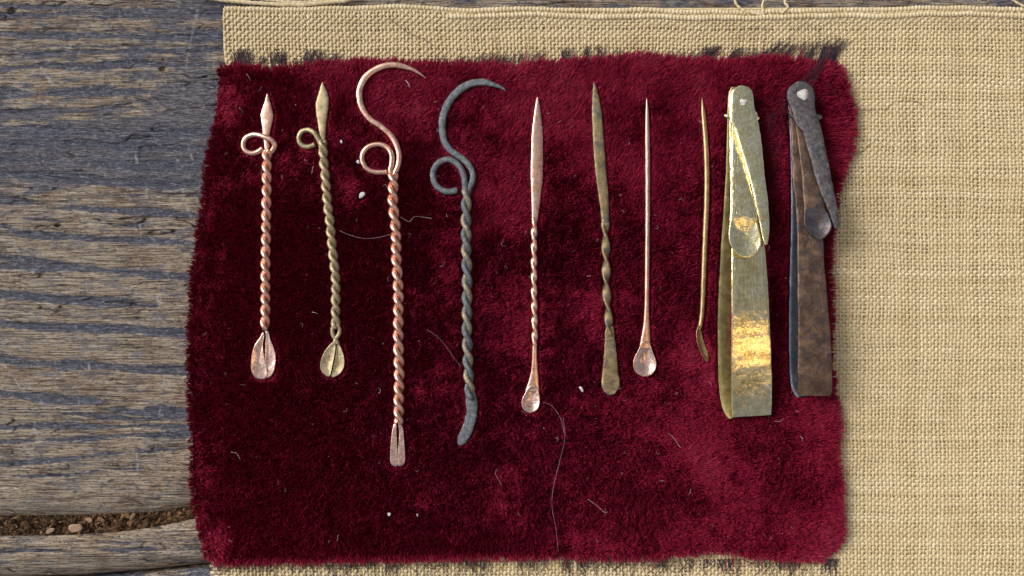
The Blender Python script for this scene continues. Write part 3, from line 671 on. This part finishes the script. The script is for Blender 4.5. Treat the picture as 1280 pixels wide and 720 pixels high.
# 8 thin brass probe
t = root('ear_scoop', 880, 290, 'thin plain brown brass pin, slightly bowed, with a small sideways-turned scoop', 'tool', G1)
P = px_path([(877.4,122),(879.5,147),(882.3,181),(883.6,222),(883,261),(881.7,291),(880,332),(878.6,370),(877.4,392),(875.4,406),(873.4,413)], ZS + 3.4, n7)
loft('pin', P, widths([(0,.6),(.06,5.2),(.2,6.6),(.4,7),(.8,6.4),(.95,5.6),(1,5.4)], None, n7), widths([(0,.6),(.06,4),(.2,5.6),(1,5)], None, n7), M['thin_brass'], t, n=12, wob=0.4)
P = px_path([(875,407),(872.8,414),(873.2,424),(877,436),(881,445),(884.6,452.4)], ZS + 4.5, 40)
loft('scoop', P, widths([(0,5),(.2,8.8),(.45,11),(.75,10),(.92,6.4),(1,1.6)], None, 40), 2.2, M['thin_brass'], t, n=18, power=2.4, twist=np.full(40, -0.55), dish=widths([(0,.2),(.3,2.4),(.8,2.2),(1,.2)], None, 40), wob=0.5)

# 9 and 10: tweezers with folding scoop and nail cleaner
def rivet(parent, x, y, z, r, mat, name='rivet', tall=3.0):
    an = np.linspace(0, 2 * np.pi, 20, endpoint=False)
    V = []; F = []
    prof = [(1.05, 0), (1.0, .4), (.8, .8), (.45, 1.0)]
    for (f, h) in prof:
        for a in an:
            k = f * r * (1 + 0.12 * math.sin(3 * a + x)); V.append(W(x, y, z + h * tall) + np.array([k * math.cos(a), k * math.sin(a), 0]))
    V.append(W(x, y, z + tall * 1.02))
    for i in range(3):
        for j in range(20): F.append((i * 20 + j, i * 20 + (j + 1) % 20, (i + 1) * 20 + (j + 1) % 20, (i + 1) * 20 + j))
    for j in range(20): F.append((60 + j, 60 + (j + 1) % 20, 80))
    V.append(W(x, y, z - 14)); F2 = []
    for j in range(20): F2.append((j, 81, (j + 1) % 20))
    o = mesh_obj(name, np.array(V), F + F2, mat, parent); fix_normals(o); return o

t = root('tweezers', 930, 320, 'shiny yellow brass tweezers with a riveted ear scoop and nail cleaner folded on top', 'tweezers', G1)
low = [(109,914,936,15),(112,911.6,939,15),(120,910,940,15),(140,909.2,942,15),(170,908.6,946,14.5),(222,907,948,14),(262,904.4,950,13.5),(310,901,953,13),(354,898.6,955,13),(400,897,957,13),(440,897,958,13),(471,897.6,959,13),(495,899.6,959,14.5),(508,902.4,958,17),(515,906,957,19),(518,910,956,20)]
sharp(edges_strip('lower_arm', low, 3.4, M['brass_shaded'], t, power=7, n=110, wob=0.6, seed=3))
upp = [(107.6,923,929,21),(108.4,919.6,932.4,21),(110,916.4,935.6,21),(113,913.6,938.6,21),(117,911.8,940.4,21),(130,911,942,21),(150,911.4,945,21.5),(180,912,948,23),(222,912.6,951,28),(260,913.4,953,33),(300,914,955,38),(330,914.2,957.4,41),(354,914.2,959.4,43),(380,914.2,960.6,43.6),(400,914.2,961.4,43.2),(420,914,962.4,42),(440,914,963.4,40.2),(460,914,964,37.8),(475,914,964.6,35.6),(500,914.4,964.4,31.2),(517,915.2,963.8,27.6),(519.5,915.6,963.4,27)]
sharp(edges_strip('upper_arm', upp, 3.6, M['brass'], t, power=8, n=130, wob=0.6, seed=7))
cl = [(107.4,924.4,930,33),(108.2,920.6,933.8,33),(110,917.4,937,33),(113,915,939.4,33),(118,913.2,941,33),(130,912.6,941.6,33),(139,913,942.4,33),(143,911.8,943.4,33),(146.5,911.2,948,33.2),(149,911.6,948,33.2),(151,915,945.8,33.4),(155,916.4,948,33.5),(166,920,949.8,34),(190,927,953,36),(222,936.6,956,39),(250,943,959.6,42),(275,948,961.6,45),(292,951.4,961.2,47),(301,953.4,960,48),(306,955.6,958.6,48.5)]
sharp(edges_strip('nail_cleaner', cl, 4.6, M['brass_bright'], t, power=5, n=110, wob=0.9, seed=9))
sc_ = [(112,919,936,27),(120,915,939,27),(135,914,939,27),(150,914.6,924,26),(165,914.8,923.6,27.5),(190,914,928.4,31),(212,913.4,933.8,34.5),(240,913,939.6,39.6),(262,912.6,945.6,44),(284,911.6,948,46.5)]
stem = edges_strip('ear_scoop', sc_, 3.0, M['brass'], t, power=4, n=80, wob=0.8, seed=12)
plate('bowl', [(913,272),(911.4,284),(910.4,294),(911.4,303),(915.4,312),(921,319),(929,322.6),(937,322.4),(944.6,318.6),(950,312),(952.4,304),(951.4,296),(948.6,286),(945.6,272),(929,268)], 49.5, 2.4, M['brass_bright'], stem, depth=4.5, rim=1.5, hole=(932, 297), wob=0.6)
# collar pin with two ears
P = px_path([(905,144.2),(909,145),(915,145.8),(926,147),(938,147.5),(944,147.6),(948.4,148.6)], 30.2, 40)
loft('collar_pin', P, widths([(0,3.4),(.08,6.6),(.2,5.4),(.5,4),(.8,5.4),(.93,8),(1,4)], None, 40), widths([(0,2.5),(.1,5.5),(.5,3.5),(1,4.5)], None, 40), M['brass_bright'], t, n=12, wob=1.4, press=False)
rivet(t, 930, 127.6, 34, 4.8, M['silver'])

t = root('tweezers', 1012, 300, 'dark brown and blue-black bronze tweezers, sky reflection painted on the lower arm, with silvery rivet and a pointed scoop folded on top', 'tweezers', G1)
low = [(112,990,1010,15),(118,986,1014,15),(130,985,1016,15),(150,986.4,1018,15),(180,988,1020,14.5),(222,988.6,1023,14),(262,988.8,1026,13.5),(310,988,1029,13),(354,986.8,1031,13),(400,986,1033,13),(440,986.2,1034,13),(470,987.2,1035,13.5),(484,988.8,1035,15),(491,992,1034,17),(494,996,1032,18)]
sharp(edges_strip('lower_arm', low, 4.0, M['dark_sky_tint'], t, power=7, n=110, wob=0.8, seed=21))
upp = [(108,992,1010,21),(112,987,1014,21),(118,985.4,1017,21),(140,986.6,1019,21),(160,988.6,1021,21.5),(190,989.6,1022.6,23),(222,990.4,1023.6,27),(262,995,1025,32),(303,996.4,1027,36.5),(352,996.8,1031.8,41),(400,997.4,1036.2,44),(440,997.2,1038.6,44),(470,996.8,1039.8,41.5),(487,996.4,1040.2,38.5),(491,996.6,1040,37.8),(493,997.6,1039,37.4),(494,999.6,1036,37.2)]
sharp(edges_strip('upper_arm', upp, 4.0, M['dark'], t, power=8, n=130, wob=1.3, seed=24))
cl = [(102.5,996,1005,33),(105,990,1011,33),(110,985.4,1016,33),(117,983,1018.6,33),(124,984,1019.2,33),(131,987.4,1018.6,33),(138,990.4,1018.8,33),(146,991.4,1020.6,33.3),(153,996,1023.6,33.6),(157,1001.6,1025.4,34),(175,1006.4,1029.4,35),(200,1013.6,1034.4,37.5),(224,1020,1038.8,40),(247,1028.6,1043.6,42),(265,1035.4,1047,43),(279,1040.4,1049,44),(286,1043.6,1047.4,44)]
sharp(edges_strip('nail_cleaner', cl, 5.0, M['dark_head'], t, power=5, n=120, wob=1.2, seed=27))
sc_ = [(112,990,1012,27),(122,988.6,1015,27),(140,991.4,1015,27),(150,993.8,1005,26),(165,995.6,1005.6,27.5),(190,998.8,1010.4,31),(212,1001.4,1016,34.5),(235,1003.4,1022.6,38),(256,1004.8,1030.6,41.5),(268,1005,1033,42.5)]
stem = edges_strip('ear_scoop', sc_, 3.0, M['dark'], t, power=4, n=80, wob=1.0, seed=30)
plate('bowl', [(1005.2,262),(1005,272),(1005.2,281),(1009,288),(1016,295),(1025.4,300.6),(1033,295.6),(1038.4,288.6),(1040.4,281.6),(1037.4,272),(1033.4,264),(1019,259)], 46, 2.6, M['dark_scoop'], stem, depth=5.0, rim=1.5, hole=(1022, 279), wob=0.6)
P = px_path([(986.6,144),(991,145.4),(996,147.4),(1008,147),(1017,146),(1022,146.2),(1027,147.4)], 29.4, 40)
loft('collar_pin', P, widths([(0,3),(.1,6),(.25,4.6),(.5,3.6),(.8,5),(.93,7),(1,3.4)], None, 40), widths([(0,2.5),(.1,5.5),(.5,3),(1,4)], None, 40), M['dark_head'], t, n=12, wob=1.6, press=False)
rivet(t, 1004, 118, 34.2, 7.2, M['silver'], tall=2.4)

# ------------------------------------------------------------------ velvet: backing, pile and fringe
def hair_mat(name, c, rough=0.5, var=0.35):
    m, nt, b = new_mat(name)
    hi = node(nt, 'ShaderNodeHairInfo')
    col = ramp(nt, hi.outputs['Random'], [(0.0, tuple(k * (1 - var) for k in c)), (1.0, tuple(min(1, k * (1 + var)) for k in c))])
    nt.links.new(col, b.inputs['Base Color']); b.inputs['Roughness'].default_value = rough; b.inputs['Specular IOR Level'].default_value = 0.16
    return m
M['pile'] = hair_mat('crimson_pile', (0.25, 0.010, 0.038), 0.5, 0.5)
M['fringe'] = hair_mat('dark_purple_fibre', (0.05, 0.03, 0.045), 0.6)
M['lint'] = hair_mat('white_lint', (0.55, 0.47, 0.50), 0.6)
mb, nt, b = new_mat('velvet_backing')
nt.links.new(ramp(nt, noise(nt, coords(nt), 0.2), [(0.3, (0.06, 0.006, 0.015)), (0.7, (0.10, 0.008, 0.022))]), b.inputs['Base Color']); b.inputs['Roughness'].default_value = 0.9

velvet = empty('velvet_cloth', W(645, 390, 3)); tag(velvet, 'crimson plush velvet cloth with short pile, laid on tan burlap', 'cloth')
gx, gy = np.meshgrid(np.arange(228, 1078, 3.2), np.arange(64, 712, 3.2))
sd, _, _ = sdist(gx, gy); inside = sd > 1.0
zt = velvet_top(gx, gy); nr, nc = gx.shape
top = W(gx.ravel(), gy.ravel(), zt.ravel()); bot = W(gx.ravel(), gy.ravel(), (zt - 2.4).ravel())
idx = np.arange(nr * nc).reshape(nr, nc)
cell = inside[:-1, :-1] & inside[1:, :-1] & inside[1:, 1:] & inside[:-1, 1:]
Ft = np.stack([idx[:-1, :-1], idx[1:, :-1], idx[1:, 1:], idx[:-1, 1:]], -1)[cell]
Fb = Ft[:, ::-1] + nr * nc
# side walls
edges = {}
for f in Ft:
    for a, b2 in zip(f, np.roll(f, -1)):
        if (b2, a) in edges: del edges[(b2, a)]
        else: edges[(a, b2)] = 1
Fs = np.array([(a, a + nr * nc, b2 + nr * nc, b2) for a, b2 in edges])
allF = np.vstack([Ft, Fb, Fs]); used = np.unique(allF); remap = np.zeros(2 * nr * nc, int); remap[used] = np.arange(len(used))
mesh_obj('backing', np.vstack([top, bot])[used], remap[allF], mb, velvet)

# height map of the undersides of everything on the cloth
HX0, HY0, HC = -420, -370, 1.5
HN, HM = 600, 480
hmap = np.full((HN, HM), 99.0)
tp = np.vstack(TOOLPTS)
ix = ((tp[:, 0] - HX0) / HC).astype(int); iy = ((tp[:, 1] - HY0) / HC).astype(int)
ok = (ix >= 0) & (ix < HN) & (iy >= 0) & (iy < HM)
np.minimum.at(hmap, (ix[ok], iy[ok]), tp[ok, 2])
for _ in range(2):
    h = hmap.copy()
    for dx in (-1, 0, 1):
        for dy in (-1, 0, 1): h = np.minimum(h, np.roll(np.roll(hmap, dx, 0), dy, 1))
    hmap = h
def hm(P):
    a = np.clip(((P[..., 0] - HX0) / HC).astype(int), 0, HN - 1); b2 = np.clip(((P[..., 1] - HY0) / HC).astype(int), 0, HM - 1)
    return hmap[a, b2]

def curves_obj(name, P, R, mat, parent):
    """P: (N, k, 3) world units, R: (N, k) radii"""
    N, k, _ = P.shape
    cu = bpy.data.hair_curves.new(name); cu.add_curves([k] * N)
    P = P * S
    if parent is not None: P = P - np.array(parent.location)
    cu.points.foreach_set('position', np.ascontiguousarray(P, np.float32).ravel())
    cu.points.foreach_set('radius', np.ascontiguousarray(R * S, np.float32).ravel())
    cu.materials.append(mat)
    o = bpy.data.objects.new(name, cu); C.objects.link(o)
    if parent is not None: o.parent = parent
    o['kind'] = 'stuff'
    return o

# patches where the nap was brushed flat (photo px: x, y, radius, strength)
BRUSH = [(770,115,40,1.0),(690,165,45,.7),(640,110,50,.35),(870,565,30,1.0),(935,605,34,1.0),(900,640,40,.6),(1000,680,40,.8),(1035,180,30,.6),(1045,660,25,.5),(300,115,28,.45),
         (262,230,26,.6),(245,430,24,.6),(240,560,20,.5),(258,680,22,.7),(425,230,30,.7),(440,110,45,.6),(500,110,40,.7),(640,270,45,.5),(615,250,25,.6),(650,435,26,.7),(560,460,26,.6),(760,380,40,.4),(850,430,34,.7),
         (835,280,40,.6),(970,200,30,.8),(890,110,35,.6),(820,560,40,.5),(770,620,30,.5),(980,540,30,.7),(1020,560,24,.6),(610,640,30,.3),(720,690,40,.7),(560,330,30,.4),(345,215,20,.4),(860,210,30,.5),(790,220,30,.4),(890,500,24,.6),(1030,500,20,.7)]
DARKB = [(430,330,90,.7),(400,600,110,.8),(560,640,80,.5),(720,330,50,.5),(790,640,30,.9),(830,610,40,.6),(980,580,30,1.0),(960,640,50,.6),(300,330,50,.4),(750,470,50,.6),(320,690,60,.5),(930,90,40,.8),(1040,110,22,.8),(620,540,60,.5),(300,90,40,.6)]
def pile():
    N0 = 560000
    x = rng.uniform(228, 1078, N0); y = rng.uniform(62, 712, N0)
    sd, ox, oy = sdist(x, y)
    keep = sd > 1.0 + 2.5 * fbm(x / 9, y / 9, 120, 2)
    x, y, sd, ox, oy = x[keep], y[keep], sd[keep], ox[keep], oy[keep]
    thin = vnoise(x / 4, y / 4, 137) < 0.93
    x, y, sd, ox, oy = x[thin], y[thin], sd[thin], ox[thin], oy[thin]
    N = len(x)
    B = 1.5 * fbm(x / 60, y / 60, 121, 3) + 0.65 * fbm(x / 24, y / 28, 123, 2) + 0.55 * fbm(x / 60, y / 9, 124, 2) - 0.21 + 0.6 * fbm(x / 10, y / 10, 127, 2) + 0.22 * np.exp(-(sd / 28) ** 2) + 0.16 * np.clip((280 - y) / 120, 0, 1)
    for (a, b2, r, s) in BRUSH: B = B + 0.72 * s * np.exp(-((x - a) ** 2 + (y - b2) ** 2) / (1.35 * r) ** 2)
    for (a, b2, r, s) in DARKB: B = B - 0.6 * s * np.exp(-((x - a) ** 2 + (y - b2) ** 2) / r ** 2)
    B = np.minimum(np.log1p(np.exp(5 * np.clip(B, -2, 3))) / 5, 1.2); Jt = 0.45 + 0.55 * np.clip(B * 2, 0, 1)
    # nap direction: away from the window light where brushed, otherwise nearly upright
    ang = 2.2 * fbm(x / 80, y / 80, 125, 2) - 0.5
    lx = 1.25 * B * np.cos(ang); ly = -1.25 * B * np.sin(ang) * 1.0
    lx = lx + Jt * (0.6 * fbm(x / 5, y / 5, 126, 2) + 0.4 * fbm(x / 17, y / 17, 128, 2) + rng.normal(0, .20, N))
    ly = ly + Jt * (0.6 * fbm(x / 5, y / 5, 129, 2) + 0.4 * fbm(x / 17, y / 17, 131, 2) + rng.normal(0, .20, N))
    e = np.clip(1 - sd / 9, 0, 1) * np.where(ox < -0.7, 0.55, 1.0)
    lx = lx * (1 - .5 * e) + ox * e * 0.9; ly = ly * (1 - .5 * e) - oy * e * 0.9
    # px y grows downward: ly is in world (up) units
    L = PILE * rng.uniform(0.75, 1.15, N) * (1 + 0.35 * fbm(x / 10, y / 10, 133, 2))
    z0 = velvet_top(x, y) - 0.3
    base = W(x, y, z0)
    mag = np.sqrt(1 + lx ** 2 + ly ** 2)
    k = 4
    P = np.zeros((N, k, 3))
    for i, tt in enumerate(np.linspace(0, 1, k)):
        b2 = tt ** 1.6
        P[:, i, 0] = base[:, 0] + L * lx / mag * b2
        P[:, i, 1] = base[:, 1] + L * ly / mag * b2
        P[:, i, 2] = base[:, 2] + L * (tt / mag * 0.55 + 0.45 * tt * np.sqrt(np.maximum(0, 1 - 0.6 * tt * (1 - 1 / mag ** 2)))) - e * 3.0 * tt ** 2
    lim = hm(P) - 0.25
    P[:, :, 2] = np.minimum(P[:, :, 2], np.maximum(lim, base[:, None, 2] + 0.3 * np.arange(k)[None, :]))
    R = np.broadcast_to(np.array([0.5, 0.48, 0.42, 0.16]), (N, k)) * rng.uniform(0.8, 1.2, (N, 1))
    curves_obj('pile', P, R, M['pile'], velvet)
pile()

def strands(name, specs, mat, parent, k=6):
    P = np.zeros((len(specs), k, 3)); R = np.zeros((len(specs), k))
    for i, (pts, r) in enumerate(specs):
        q = spline(np.asarray(pts, float), k); P[i] = W(q[:, 0], q[:, 1], q[:, 2]); R[i] = r * np.linspace(1, 0.55, k)
    return curves_obj(name, P, R, mat, parent)

# frayed dark fibres along the cut edges, lying on the burlap
sp = []
def tuft(x0, x1, y0, y1, slant, n, r=0.42):
    for _ in range(n):
        x = rng.uniform(x0, x1); ya = y1 + rng.uniform(-2, 4); yb = y0 + rng.exponential((y1 - y0) * 0.35); sl = slant + rng.normal(0, 0.18)
        h = ya - yb; z = bz(x, yb) + 2.4
        sp.append(([(x, ya, z + 1.2), (x + sl * h * .3 + rng.normal(0, .8), ya - h * .4, z + rng.uniform(0, 1.5)), (x + sl * h * .7 + rng.normal(0, 1), ya - h * .75, z + rng.uniform(0, 1.5)), (x + sl * h + rng.normal(0, 1.2), yb, z)], r * rng.uniform(.6, 1.2)))
for (x0, x1, y0, sl, n) in [(290,315,60,.0,90),(322,332,70,0,25),(337,356,61,.05,70),(366,378,72,0,25),(380,402,61,.1,80),(410,426,65,.1,50),(545,570,70,.2,45),(570,600,70,.2,50),(600,640,64,.25,80),(640,680,62,.2,60),(700,714,57,.15,50),(726,736,56,.1,40),(746,752,56,.1,26),(765,785,60,.2,40),(800,860,62,.5,60),(864,888,56,.7,90),(905,925,58,.7,60),(925,945,60,.8,50),(950,982,50,.8,110),(994,1012,48,.4,60),(1020,1044,47,.5,110)]:
    tuft(x0, x1, y0, 79, sl, int(n * 0.5), 0.5)
for x in np.arange(268, 1050, 1.0):
    if rng.random() < np.clip(0.45 + 1.6 * fbm(x / 22, 0.0, 141), 0.05, 1):
        yb = 704 + rng.exponential(7); z = 5.6
        yt = 699
        sp.append(([(x, yt, z + 1.5), (x + rng.normal(0, 1.5), (yt + yb) / 2, z + 1), (x + rng.normal(0, 3), yb, z), (x + rng.normal(0, 4), yb + rng.uniform(1, 8), z)], rng.uniform(.3, .5)))
for _ in range(20):   # stray purple strands around the dark tweezers' head
    x = rng.normal(1008, 14); z = 19
    sp.append(([(1034 + rng.normal(0, 5), 52 + rng.uniform(0, 24), z - 6), (1016 + rng.normal(0, 4), 95 + rng.normal(0, 4), z), (985 + rng.normal(0, 8), 128 + rng.normal(0, 8), z - 2), (962 + rng.normal(0, 14), 165 + rng.normal(0, 20), z - 2), (968 + rng.normal(0, 10), 215 + rng.normal(0, 22), z - 3)], rng.uniform(.14, .24)))
for (pts) in [[(984,52,9),(1000,32,10),(1012,30,10),(1028,40,9)],[(915,52,9),(930,38,9),(960,36,9)],[(1022,58,10),(1040,47,10),(1052,48,9)],[(1035,100,17),(1045,118,18),(1058,128,17)]]:
    for _ in range(2): sp.append(([(a + rng.normal(0, 1.5), b2 + rng.normal(0, 1.5), c) for a, b2, c in pts], 0.2))
strands('fringe', sp, M['fringe'], velvet, 8)
sp = []
for _ in range(160):   # crimson fibres straying past the cut edge
    x = rng.choice([rng.uniform(600, 690), rng.uniform(780, 820), rng.uniform(880, 1000), rng.uniform(700, 1050)]); top_ = rng.random() < 0.5
    y = (80 if top_ else 694); s_ = -1 if top_ else 1; h = rng.exponential(7) + 3; z = 10
    sp.append(([(x, y, z), (x + rng.normal(0, 2), y + s_ * h * .5, z), (x + rng.normal(3 if top_ else 0, 3), y + s_ * h, z - 2)], 0.45))
strands('stray_pile', sp, M['pile'], velvet, 5)

# lint and hairs on the pile
sp = []
for _ in range(190):
    x = rng.uniform(250, 1035); y = rng.uniform(100, 690); L = rng.gamma(1.3, 2.2) + 0.8; a = rng.uniform(0, 6.28); c = rng.normal(0, .35) * L
    z = velvet_top(x, y) + PILE * 0.92
    sp.append(([(x, y, z - 1), (x + L * .5 * math.cos(a) - c * math.sin(a), y + L * .5 * math.sin(a) + c * math.cos(a), z + .6), (x + L * math.cos(a), y + L * math.sin(a), z - .6)], rng.uniform(.07, .18)))
for (x, y) in [(299,134),(313,146),(308,92),(507,100)]:
    sp.append(([(x, y, 18), (x + 3, y + 4, 18), (x + 5, y + 9, 17)], 0.4))
o = strands('lint', sp, M['lint'], None, 6); tag(o, 'tiny white lint fibres scattered over the red velvet', 'lint', kind='stuff')

def hair_thread_mat(name, c):
    m, nt, b = new_mat(name)
    nt.links.new(ramp(nt, noise(nt, coords(nt), 0.1), [(0.3, tuple(k * .7 for k in c)), (0.7, c)]), b.inputs['Base Color']); b.inputs['Roughness'].default_value = 0.5
    return m
M['hair_grey'] = hair_thread_mat('grey_mauve_hair', (0.36, 0.24, 0.30)); M['hair_pale'] = hair_thread_mat('pale_hair', (0.5, 0.38, 0.36)); M['hair_dark'] = hair_thread_mat('dark_hair', (0.06, 0.05, 0.05))
for pts, r, mt, lab in [
    ([(704,522),(706,548),(700,575),(692,608),(690,632),(695,662),(698,690)], .36, 'hair_grey', 'long mauve-grey hair running down the velvet below the slim copper probe'),
    ([(424,288),(438,294),(455,298),(472,297),(488,293)], .34, 'hair_grey', 'fine mauve hair curving between the tan scoop tool and the copper hook'),
    ([(500,271),(507,275),(512,277),(518,271),(526,271),(540,273)], .36, 'hair_pale', 'short wavy pale hair between the copper hook and the blue-grey hook'),
    ([(534,412),(548,422),(560,436),(568,448),(576,458)], .34, 'hair_grey', 'straight thin mauve hair touching the blue-grey twisted shaft'),
    ([(679,503),(688,506),(697,516),(703,530),(705,542)], .34, 'hair_grey', 'curved mauve hair beginning at the slim copper spoon end'),
    ([(622,586),(619,592),(624,601),(626,606)], .34, 'hair_pale', 'small hooked pale hair below the slim copper spoon end'),
    ([(735,624),(746,632),(755,640),(759,641)], .38, 'hair_pale', 'short bright bent hair near the lower edge of the velvet'),
    ([(835,541),(843,548),(848,556),(851,560)], .36, 'hair_pale', 'short pale bent hair below the copper needle bowl'),
    ([(289,565),(296,567),(300,574)], .42, 'hair_pale', 'short pale curl low on the velvet near the wood planks')]:
    q = spline(np.array(pts, float), 40); z = velvet_top(q[:, 0], q[:, 1]) + PILE * .93 + .6 * fbm(np.arange(40) / 6, np.zeros(40), 3)
    V, F = loft_geo(W(q[:, 0], q[:, 1], z), r * 1.3, r * 1.3, n=6)
    o = mesh_obj('loose_hair', V, F, M[mt]); tag(o, lab, 'hair', 'hairs lying on the velvet')
for pts, lab in [([(1105,138),(1118,128),(1132,126),(1146,127),(1156,134)], 'thin dark hair arched on the burlap beside the velvet corner'),
                 ([(1071,137),(1082,138),(1096,137)], 'short dark hair on the burlap touching the velvet edge'),
                 ([(486,22),(498,32),(512,42),(528,48),(540,56)], 'faint dark hair slanting down the burlap strip above the copper hook'),
                 ([(1062,195),(1076,190),(1087,180)], 'short dark hair on the burlap below the arched one')]:
    q = spline(np.array(pts, float), 30); wx, wy = q[:, 0], q[:, 1]
    V, F = loft_geo(W(wx, wy, bz(wx, wy) + 2.3), .55, .55, n=6)
    o = mesh_obj('loose_hair', V, F, M['hair_dark']); tag(o, lab, 'hair', 'hairs lying on the burlap')
def crumb_mat():
    m, nt, b = new_mat('pale_crumb'); nt.links.new(ramp(nt, noise(nt, coords(nt), 0.4), [(0.3, (0.42, 0.40, 0.44)), (0.7, (0.60, 0.58, 0.62))]), b.inputs['Base Color']); b.inputs['Roughness'].default_value = 0.5; return m
M['crumb'] = crumb_mat()
for pts, lab in [([(448.5,246),(450,240.5),(455.5,239.5),(457.5,243),(454,246),(449.5,249)], 'pale grey angular chip on the velvet left of the copper hook shaft'),
                 ([(723,483.5),(726,482.5),(729,486),(729.5,491),(726.5,489)], 'pale grey splinter on the velvet beside the olive brass probe'),
                 ([(445,202),(448,199),(450,202),(449,205),(446,204)], 'tiny pale fleck against the copper hook ring'),
                 ([(424.5,176),(427,174.6),(428.4,177.5),(426.6,180)], 'tiny white fleck on the velvet between the tan ring and the copper hook'),
                 ([(484,641.5),(488,640.5),(489,643),(486,646)], 'small white fleck low on the velvet under the copper hook'),
                 ([(520,642),(523,643),(522,646.5)], 'minute white speck low on the velvet under the blue-grey hook')]:
    c = np.mean(pts, 0); z = float(velvet_top(c[0], c[1])) + PILE * 0.95
    t = empty('pale_chip', W(c[0], c[1], z))
    TPn = len(TOOLPTS); o = plate('chip', pts, z, 1.8, M['crumb'], t, slope=(.1, -.15), nout=18, rings=2, wob=0.3); del TOOLPTS[TPn:]
    tag(t, lab, 'chip')
